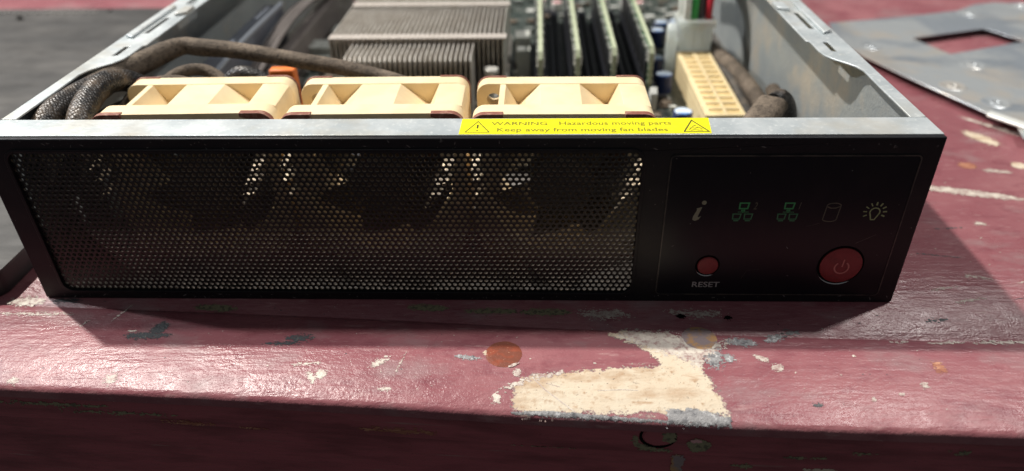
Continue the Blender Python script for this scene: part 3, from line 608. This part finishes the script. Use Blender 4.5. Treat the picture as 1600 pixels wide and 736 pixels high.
# ------------------------------------------------------------------ motherboard
mobo = thing("motherboard", (240, 380, 1.6), "dark green motherboard covered in small parts behind the fans", "motherboard")
m = MB(); m.box(58, 412, 135, 612, 6.0, 7.4); m.build("board", PCB, mobo)
m = MB(); [m.cyl((x, y), 2.5, 1.6, 6.0, 'z', 10) for x, y in ((66, 145), (404, 145), (66, 600), (404, 600), (230, 145))]; m.build("standoff", SOLDER, mobo)
r3 = random.Random(11)
groups = {"surface_component": (MB(), CHIP), "pale_component": (MB(), LATCH), "metal_component": (MB(), SOLDER), "green_component": (MB(), mat("choke_grey", (0.22, 0.24, 0.22), .5)), "board_dust": (MB(), DUSTY)}
keys = list(groups)
for i in range(900):
    x = r3.uniform(62, 408); y = r3.uniform(140, 605)
    if 98 < x < 238 and 165 < y < 420: continue
    if 250 < x < 352 and 225 < y < 445: continue
    if 366 < x < 410 and 165 < y < 335: continue
    kx = r3.choice(keys); sx_ = r3.uniform(1, 5); sy_ = r3.uniform(1, 5); hz = r3.uniform(.8, 5)
    if kx == "metal_component": sx_ *= .5; sy_ *= .5
    if kx == "surface_component" and r3.random() < .15: sx_ *= 3; sy_ *= 3; hz = 2
    groups[kx][0].box(x - sx_, x + sx_, y - sy_, y + sy_, 7.4, 7.4 + hz)
for k_, (b, mt) in groups.items(): tag(b.build(k_ + "s", mt, mobo), kind="stuff")
# voltage regulator block and chokes left of the heatsink
for (x, y, s_) in ((62, 350, 11), (44 + 40, 305, 9), (70, 400, 10), (76, 268, 8), (66, 320, 8)):
    m = MB(); m.box(x - s_, x + s_, y - s_, y + s_, 7.4, 7.4 + s_ * 1.1); ck = m.build("choke", mat("choke_body", (0.50, 0.53, 0.50), .4, .3, layers=[(0.2, I3, (0.15, .16, .15), .5, .65)]), mobo, bevel=1.2)
def capacitor(x, y, r, h, body, top, mark=None):
    m = MB(); m.cyl((x, y), r, 7.4, 7.4 + h, 'z', 20); cb = m.build("capacitor", body, mobo, bevel=.6)
    m = MB(); m.cyl((x, y), r * .86, 7.4 + h, 7.5 + h, 'z', 20); m.build("capacitor_top", top, cb)
    if mark:
        m = MB(); m.add([(x + r * .85 * math.cos(a), y + r * .85 * math.sin(a), 7.65 + h) for a in [-.9 + .2 * i - PI / 2 for i in range(10)]], [tuple(range(10))]); m.build("capacitor_mark", mark, cb)
for x, y in ((359, 262), (362, 189), (376, 397), (369, 374), (390, 400), (358, 300)): capacitor(x, y, 7, 15, BLUE, BLUET, BLUEM)
for x, y in ((-20 + 84, 497), (74, 510), (88, 495), (279, 489), (262, 500), (366, 487), (324, 480), (100, 520), (330, 505), (48 + 40, 470)): capacitor(x, y, 5.5, 9, SOLDER, PINKC)
# memory slots
RX = (260.5, 288.8, 316.5, 345.0)
for i, x in enumerate(RX):
    m = MB(); m.plate([(x - 4.5, 222), (x + 4.5, 222), (x + 4.5, 446), (x - 4.5, 446)], [[(x - 2.2, 229), (x + 2.2, 229), (x + 2.2, 439), (x - 2.2, 439)]], 9.5, 20)
    m.box(x - 4.5, x + 4.5, 222, 446, 7.4, 9.4); sl = m.build("memory_slot", SLOT, mobo)
    m = MB(); m.plate([(440, 9), (450, 9), (452, 34), (445, 36), (441, 22)], [], x - 2.6, x + 2.6, 'x'); m.build("latch", LATCH if i % 2 else SLOT, sl, bevel=.5)
    m = MB(); m.plate([(227.5, 9), (218, 9), (216, 24), (221, 28), (227.5, 20)], [], x - 2.6, x + 2.6, 'x'); m.build("latch", LATCH if i % 2 else SLOT, sl, bevel=.5)
for xx in (274.5, 302.5, 331):   # empty black slots in between
    m = MB(); m.plate([(xx - 4.2, 222), (xx + 4.2, 222), (xx + 4.2, 446), (xx - 4.2, 446)], [[(xx - 1, 229), (xx + 1, 229), (xx + 1, 439), (xx - 1, 439)]], 7.4, 19); sl = m.build("memory_slot", SLOT, mobo)
m = MB(); m.box(241, 252, 296, 308, 7.4, 30); m.box(239, 252, 318, 338, 7.4, 34); [m.box(x, x + .8, 317.4, 318, 9, 34) for x in (241, 245, 249)]; m.build("white_header", LATCH, mobo, bevel=.6)
m = MB(); m.box(243, 250, 232, 246, 7.4, 22); m.box(245.5, 247.5, 236, 238, 22, 30); m.build("fan_header", LATCH, mobo, bevel=.5)
# 24 way power socket
sx0, sx1, sy0, sy1, sz1 = 374.0, 402.0, 171.0, 301.0, 27.0
cells = []; ny = 12
for a in range(2):
    for b in range(ny):
        w_ = (sx1 - sx0 - 5) / 2; x0 = sx0 + 3.4 + a * (w_ + .4) - .6; l_ = (sy1 - sy0 - 4) / ny; y0 = sy0 + 2.2 + b * l_
        cells.append([(x0 + 1.2, y0 + 1.1), (x0 + w_ - .7, y0 + 1.1), (x0 + w_ - .7, y0 + l_ - 1.6), (x0 + 1.2, y0 + l_ - 1.6)])
m = MB(); m.plate([(sx0, sy0), (sx1, sy0), (sx1, sy1), (sx0, sy1)], cells, 22, sz1); m.box(sx0, sx1, sy0, sy1, 7.4, 21.9); sk = m.build("power_socket", SOCK, mobo, bevel=.3)
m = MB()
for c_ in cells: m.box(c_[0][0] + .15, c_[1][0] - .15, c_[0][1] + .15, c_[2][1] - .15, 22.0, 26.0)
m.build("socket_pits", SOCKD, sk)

# ------------------------------------------------------------------ heatsink
hs = thing("heatsink", (167, 260, 7.4), "finned aluminium heatsink with two pale cross bands behind the middle fan", "heatsink")
m = MB(); m.box(100, 234, 208, 392, 7.4, 12); m.build("base_plate", FIN, hs)
m = MB(); nf = 37
for i in range(nf):
    x = 101.5 + (232 - 101.5) * i / (nf - 1); mid = 5 <= i < nf - 6
    if mid: poly = [(203, 12), (203, 50), (204.2, 54.5), (207.5, 57), (238, 57), (239, 60), (390, 60), (390, 12)]
    else: poly = [(238, 12), (238, 60), (390, 60), (390, 12)]
    m.plate(poly, [], x - .45, x + .45, 'x')
m.build("fin_stack", FIN, hs, smooth=0)
BAND = mat("pale_fin_band", (0.66, 0.61, 0.56), 0.45, 0.3, layers=[(0.8, I3, (0.42, 0.37, 0.32), .45, .6)])
for y0, y1 in ((236, 246), (322, 332), (382, 391)):
    m = MB()
    for i in range(nf):
        x = 101.5 + (232 - 101.5) * i / (nf - 1); m.box(x - .5, x + 3.0, y0, y1, 59.6, 61.0)
    m.build("cross_band", BAND, hs, bevel=.25)
for x, y in ((223.5, 226), (109, 226), (224, 352)):
    m = MB(); m.cyl((x, y), 3.2, 12, 38, 'z', 14); m.cyl((x, y), 5.6, 38, 41, 'z', 16); sc_ = m.build("spring_screw", SOLDER, hs, bevel=.4)
    m = MB(); m.tube([(x + 4.4 * math.cos(t * .9), y + 4.4 * math.sin(t * .9), 15 + t * .85) for t in range(26)], .7, 6, 3); m.build("spring", SOLDER, sc_)

# ------------------------------------------------------------------ memory modules
def make_ram(label):
    t = thing("memory_module", (0, 0, 0), label, "memory module", "green memory modules standing in their slots")
    prof_ = [(0, 0), (0, 36), (4.0, 41.0), (206, 41.0), (206, 0)]
    m = MB(); m.plate(prof_, [], -.95, .95, 'x'); m.build("module_board", RAMG, t)
    # raw cut edge of the board
    e = MB(); loop = [(-.05, 0), (-.05, 36.05), (3.97, 41.05), (206.05, 41.05)]; inn = [(.5, 0), (.5, 36), (4.2, 40.7), (206, 40.7)]
    e.v = [(s_, p[0], p[1]) for p in loop for s_ in (-1.55, 1.55)] + [(s_, p[0], p[1]) for p in inn for s_ in (-1.55, 1.55)]
    for i in range(3):
        a = 2 * i; e.f += [(a, a + 1, a + 3, a + 2), (8 + a, 8 + a + 1, 8 + a + 3, 8 + a + 2), (a, a + 2, 8 + a + 2, 8 + a), (a + 1, a + 3, 8 + a + 3, 8 + a + 1)]
    e.build("board_edge", RAME, t)
    for s_ in (-1, 1):
        for i in range(9):
            y = 9 + i * 21.5; m = MB(); m.box(*sorted((s_ * 1.0, s_ * 3.0)), y, y + 15, 11, 32); m.build("memory_chip", CHIP, t, bevel=.25)
    r_ = random.Random(5); m = MB()
    for s_ in (-1, 1):
        for i in range(60):
            y = 2 + i * 3.4; z = 34.5 + r_.choice((0, 0, 2.2)); m.box(*sorted((s_ * 1.0, s_ * 3.0)), y, y + 1.9, z, z + r_.uniform(1.2, 2.4))
        for z in (3, 7, 12, 18, 23, 27, 30.5, 33): m.box(*sorted((s_ * 1.0, s_ * 2.1)), 1.0, 2.4, z, z + 1.7)
        for z in (29, 32, 34.5): m.box(*sorted((s_ * 1.0, s_ * 3.2)), 2.8, 6, z, z + 1.2)
    tag(m.build("solder_points", SOLDER, t), kind="stuff")
    return t
ram0 = make_ram("green memory module nearest the heatsink, seen almost edge on")
rams = [ram0]; 
for lab_ in ("second green memory module to the right of the heatsink", "third green memory module counted from the heatsink, its green face half showing", "green memory module nearest the ivory power socket, showing most of its green face"):
    r_ = copy_tree(ram0); r_["label"] = lab_; rams.append(r_)
for o, x, y in zip(rams, RX, (231, 235, 239, 243)): o.location = Vector((x, y, 9.6)) * K

# ------------------------------------------------------------------ cables and plugs
def cable(name, pts, r, mt, label, cat="cable", flat=1.0, n=20):
    o0 = pts[0]; q = MB().tube(pts, r, n, 10, flat); o = q.build(name, mt, None, org=o0, smooth=60); tag(o, label, cat); return o
cable("braided_cable", [(9, 30, 4), (8, 26, 40), (8.5, 26, 74), (9.5, 38, 86), (11, 62, 87.5), (13, 84, 86.5)], 6.0, BRAID, "black braided cable running along the left side wall towards the front corner")  # lower leg carried down to the floor to block light behind the grille
cable("dusty_cable", [(12, 80, 84), (13.5, 100, 85), (21, 114, 86), (32, 127, 89), (41, 134, 90.5), (52, 134, 89.5), (75, 131, 88.5), (112, 124, 85), (150, 116, 81), (186, 108, 73), (205, 102, 60)], [7.0, 7.2, 6.6, 6.2, 5.2, 5.4, 5.0, 4.8, 4.6, 4.6, 4.6], DUSTY, "long dusty brown cable arching over the case from the left wall to the middle fan")
cable("braided_cable", [(22, 30, 5), (24, 28, 34), (26, 29, 66), (25, 38, 83), (22.5, 58, 89), (22.5, 76, 90), (27, 90, 85), (34, 100, 74), (44, 108, 58)], [6.3, 6.3, 6.3, 6.3, 6.5, 6.4, 6.2, 6, 6], BRAID, "thick shiny braided cable looping up beside the left fan")  # lower leg also lengthened to keep the left end of the grille dark
cable("braided_cable", [(24, 60, 50), (27, 78, 70), (34, 90, 78), (48, 99, 79), (66, 108, 68)], 6.0, DUSTY, "dusty sleeved cable tucked behind the corner of the left fan")
cable("braided_cable", [(66, 104, 60), (76, 104, 76), (86, 103, 84), (98, 103, 80), (108, 106, 66)], 5.0, BRAID, "short braided cable hump behind the left fan near the orange plug")
cable("dusty_cable", [(28, 88, 66), (42, 110, 80), (58, 118, 81), (76, 112, 72)], 3.6, DUSTY, "thin dusty cable resting against the back of the left fan")
cable("dark_cable", [(6, 24, 30), (12, 40, 60), (18, 62, 72), (20, 90, 70)], 4.2, DARKW, "dark cable in the shade low beside the left wall")
q = MB(); q.box(86.5, 103, 144, 152, 40, 71); o = q.build("orange_plug", ORANGE, None, org=(94, 148, 40), bevel=1.2); tag(o, "orange plug poking up behind the left fan", "plug")
cable("dusty_cable", [(398, 420, 16), (405, 330, 22), (413, 270, 26), (419, 215, 24), (420, 165, 17), (416, 130, 12)], [6, 6, 6, 6, 6, 6], DUSTY, "dusty brown cable lying along the right side wall", n=18)
cable("dusty_cable", [(396, 330, 12), (408, 262, 22), (410, 210, 18), (409, 160, 16), (404, 130, 14)], [4.5, 4.5, 4.5, 5, 5], DARKW, "dark cable between the ivory power socket and the right wall", n=14)
cable("dusty_cable", [(424, 195, 36), (425, 170, 32), (425, 150, 26), (424, 130, 16)], [5, 5.5, 5.5, 5], DUSTY, "dusty cable end leaning on the right side wall", n=14)
# cut sleeve bundle
q = MB(); q.plate(rrect(-9, 9, -7.5, 7.5, 6), [rrect(-7.4, 7.4, -5.9, 5.9, 5)], 0, 34, 'y')
ca, sa = math.cos(math.radians(-34)), math.sin(math.radians(-34)); el = math.radians(20)
nv = []
for (x, y, z) in q.v:
    y2, z2 = y * math.cos(el) - z * math.sin(el), y * math.sin(el) + z * math.cos(el); sh = 1 - .25 * (y / 34)
    nv.append((380 + (x * ca - y2 * sa), 88 + (x * sa + y2 * ca) * .9, 53 + z2 * sh * .95))
q.v = nv; o = q.build("cable_sleeve", DUSTY, None, org=(395, 100, 45), bevel=.6); tag(o, "folded dusty brown fabric sleeve with dark open end behind the front rail", "cable sleeve")
cable("braided_cable", [(398, 112, 62), (404, 118, 62), (410, 120, 54), (413, 121, 38), (413, 124, 16)], 5.2, BRAID, "short dark braided cable added to darken the open end of the folded brown sleeve", n=14)  # added tube stands in for the dark inside of the sleeve end
# milky plug standing beside the socket with its wires
plug = thing("power_plug", (388, 318, 7.4), "milky white power plug with white, green, grey and red wires", "plug")
q = MB(); q.plate([(376, 303), (403, 303), (403, 330), (376, 330)], [], 7.6, 46); q.plate([(374.5, 301.8), (405, 301.8), (405, 331), (374.5, 331)], [], 46, 52)
for x in (381, 388, 395): q.box(x, x + 1.2, 301.8, 303.2, 10, 46)
q.build("plug_body", CLEAR, plug, bevel=.8)
q = MB(); q.plate([(296, 9), (304, 7.6), (307, 46), (303, 51), (297, 46), (295, 20)], [], 365.5, 372.5, 'x'); q.box(372.5, 376.5, 304, 310, 30, 36); q.build("plug_latch", CLEAR, plug, bevel=1.2)
for c_, x, y, d in (("white", 380.5, 308, -2), ("white", 379.5, 322, -4), ("green", 387.5, 309, 3), ("grey", 393, 312, 3), ("grey", 398, 318, 5), ("red", 399.5, 309, 6), ("red", 396, 325, 5)):
    q = MB().tube([(x, y, 48), (x, y + 1, 62), (x + d * .4, y + 8, 78), (x + d * 1.2, y + 24, 90), (x + d * 2.4, y + 60, 96), (x + d * 3, y + 120, 80)], 2.9, 12, 6)
    q.build("wire", WIREM[c_], plug, smooth=60)
# bracket and ribbon on the far left
drive = thing("drive_bracket", (30, 230, 1.6), "slate grey metal bracket with bright rolled edge against the left wall", "bracket")
q = MB(); q.plate([(158, 1.8), (158, 40), (166, 55), (172, 60), (330, 60), (330, 1.8)], [], 37, 38.4, 'x'); q.box(24, 37, 172, 330, 58.6, 60); q.build("bracket_sheet", SLATE, drive, bevel=.5)
q = MB().tube([(37.6, 168, 57.5), (37.6, 230, 61), (37.6, 330, 61)], 2.0, 10, 4); q.build("rolled_edge", mat("bright_slate_edge", (0.42, 0.46, 0.52), .3, .6), drive)
q = MB().tube([(37.6, 158, 10), (37.6, 158.5, 38), (37.6, 166, 56)], 1.5, 10, 4); q.build("rolled_edge", bpy.data.materials["bright_slate_edge"], drive)
rb = thing("cable_bundle", (50, 280, 7), "dusty taupe bundle of flat cables running back beside the left wall", "cable bundle")
for i in range(6):
    x = 41 + i * 2.1; q = MB().tube([(x - 1, 160 + i * 3, 20), (x, 200, 34 + .8 * i), (x + .5, 250, 44 + (i % 3)), (x + 1, 310, 52 + (i % 2)), (x, 380, 50), (x, 460, 40)], 1.7, 8, 5); q.build("strand", TAUPE, rb, smooth=60)
q = MB(); q.box(42, 52, 210, 460, 8, 34); q.build("strand_core", TAUPE, rb, bevel=2)

# ------------------------------------------------------------------ lid on the left
lid = thing("metal_cover", (-250, 240, 0), "dark grey powder coated case lid lying on the bench to the left of the server", "cover")
q = MB(); q.plate(rrect(-520, -24, -2, 486, 9), [circ((-201, 477), 3.2, 16), circ((-283, 449), 3.4, 16), circ((-290, 456), 2.2, 12)], 12.6, 14.2); q.build("top_sheet", LID, lid, bevel=.8)
q = MB(); q.plate(rrect(-519.6, -24.4, -1.6, 485.6, 8.6), [rrect(-518, -26, 0, 484, 7.5)], .3, 12.55); q.build("skirt", mat("lid_skirt_black", (0.02, 0.02, 0.021), .4), lid, bevel=.5)
for i in range(22):
    q = MB(); q.ring((-430 + i * 10.2, 471), 3.6, 1.7, 14.2, 15.2, 'z', 14); q.build("pressed_dimple", LIDE, lid)
q = MB(); q.tube([(-286, 455, 14.4), (-283, 449, 15.6), (-279, 447, 14.4)], 1.6, 8, 4); q.build("torn_tab", HOLE, lid)

# ------------------------------------------------------------------ sheet metal plate on the right
pl = thing("sheet_metal_plate", (640, 360, 0), "loose silver sheet metal plate with square cutout and pressed dimples on the bench", "metal plate")
outer = [(551, 441), (600, 452), (644, 463), (696, 479.6), (724, 501), (749, 509), (790, 498), (860, 470), (900, 330), (720, 150), (598, 176), (607, 205), (596, 216), (565, 297), (549, 346), (543, 400)]
cut = [(613, 392.5), (693.5, 420), (712, 381), (698, 376), (628, 348)]
dimp = [(564.8, 369.7), (701, 468), (633.7, 320), (594.6, 272.5), (611, 238.4), (768, 496), (655, 250), (740, 330)]
q = MB(); q.plate(outer, [cut] + [circ(p, 1.5, 10) for p in dimp], 5.6, 6.8); q.build("plate_sheet", STEELB, pl, bevel=.3)
for p in dimp:
    q = MB(); n_ = 24; prof_ = [(10.5, 6.82), (9.6, 7.25), (8.8, 7.25), (7.6, 6.84), (4.8, 6.84), (3.8, 7.6), (2.6, 7.6), (1.55, 5.9)]
    for R_, h_ in prof_: q.v += [(p[0] + R_ * math.cos(2 * PI * i / n_), p[1] + R_ * math.sin(2 * PI * i / n_), h_) for i in range(n_)]
    for a in range(len(prof_) - 1): q.f += [(a * n_ + i, a * n_ + (i + 1) % n_, (a + 1) * n_ + (i + 1) % n_, (a + 1) * n_ + i) for i in range(n_)]
    q.build("pressed_dimple", STEELB, pl, recalc=False, smooth=20)
q = MB(); q.plate([(590, 212), (596, 219), (662, 120), (656, 113)], [], 6.9, 9.2); q.build("folded_flange", mat("pale_flange", (.75, .76, .72), .4, .3), pl, bevel=.8)
q = MB(); [q.cyl(p, 3, 0.1, 5.5, 'z', 10) for p in ((600, 430), (640, 200), (760, 480), (820, 330))]; q.build("stud", STEELB, pl)

for o in bpy.data.objects:
    if "_org" in o: del o["_org"]
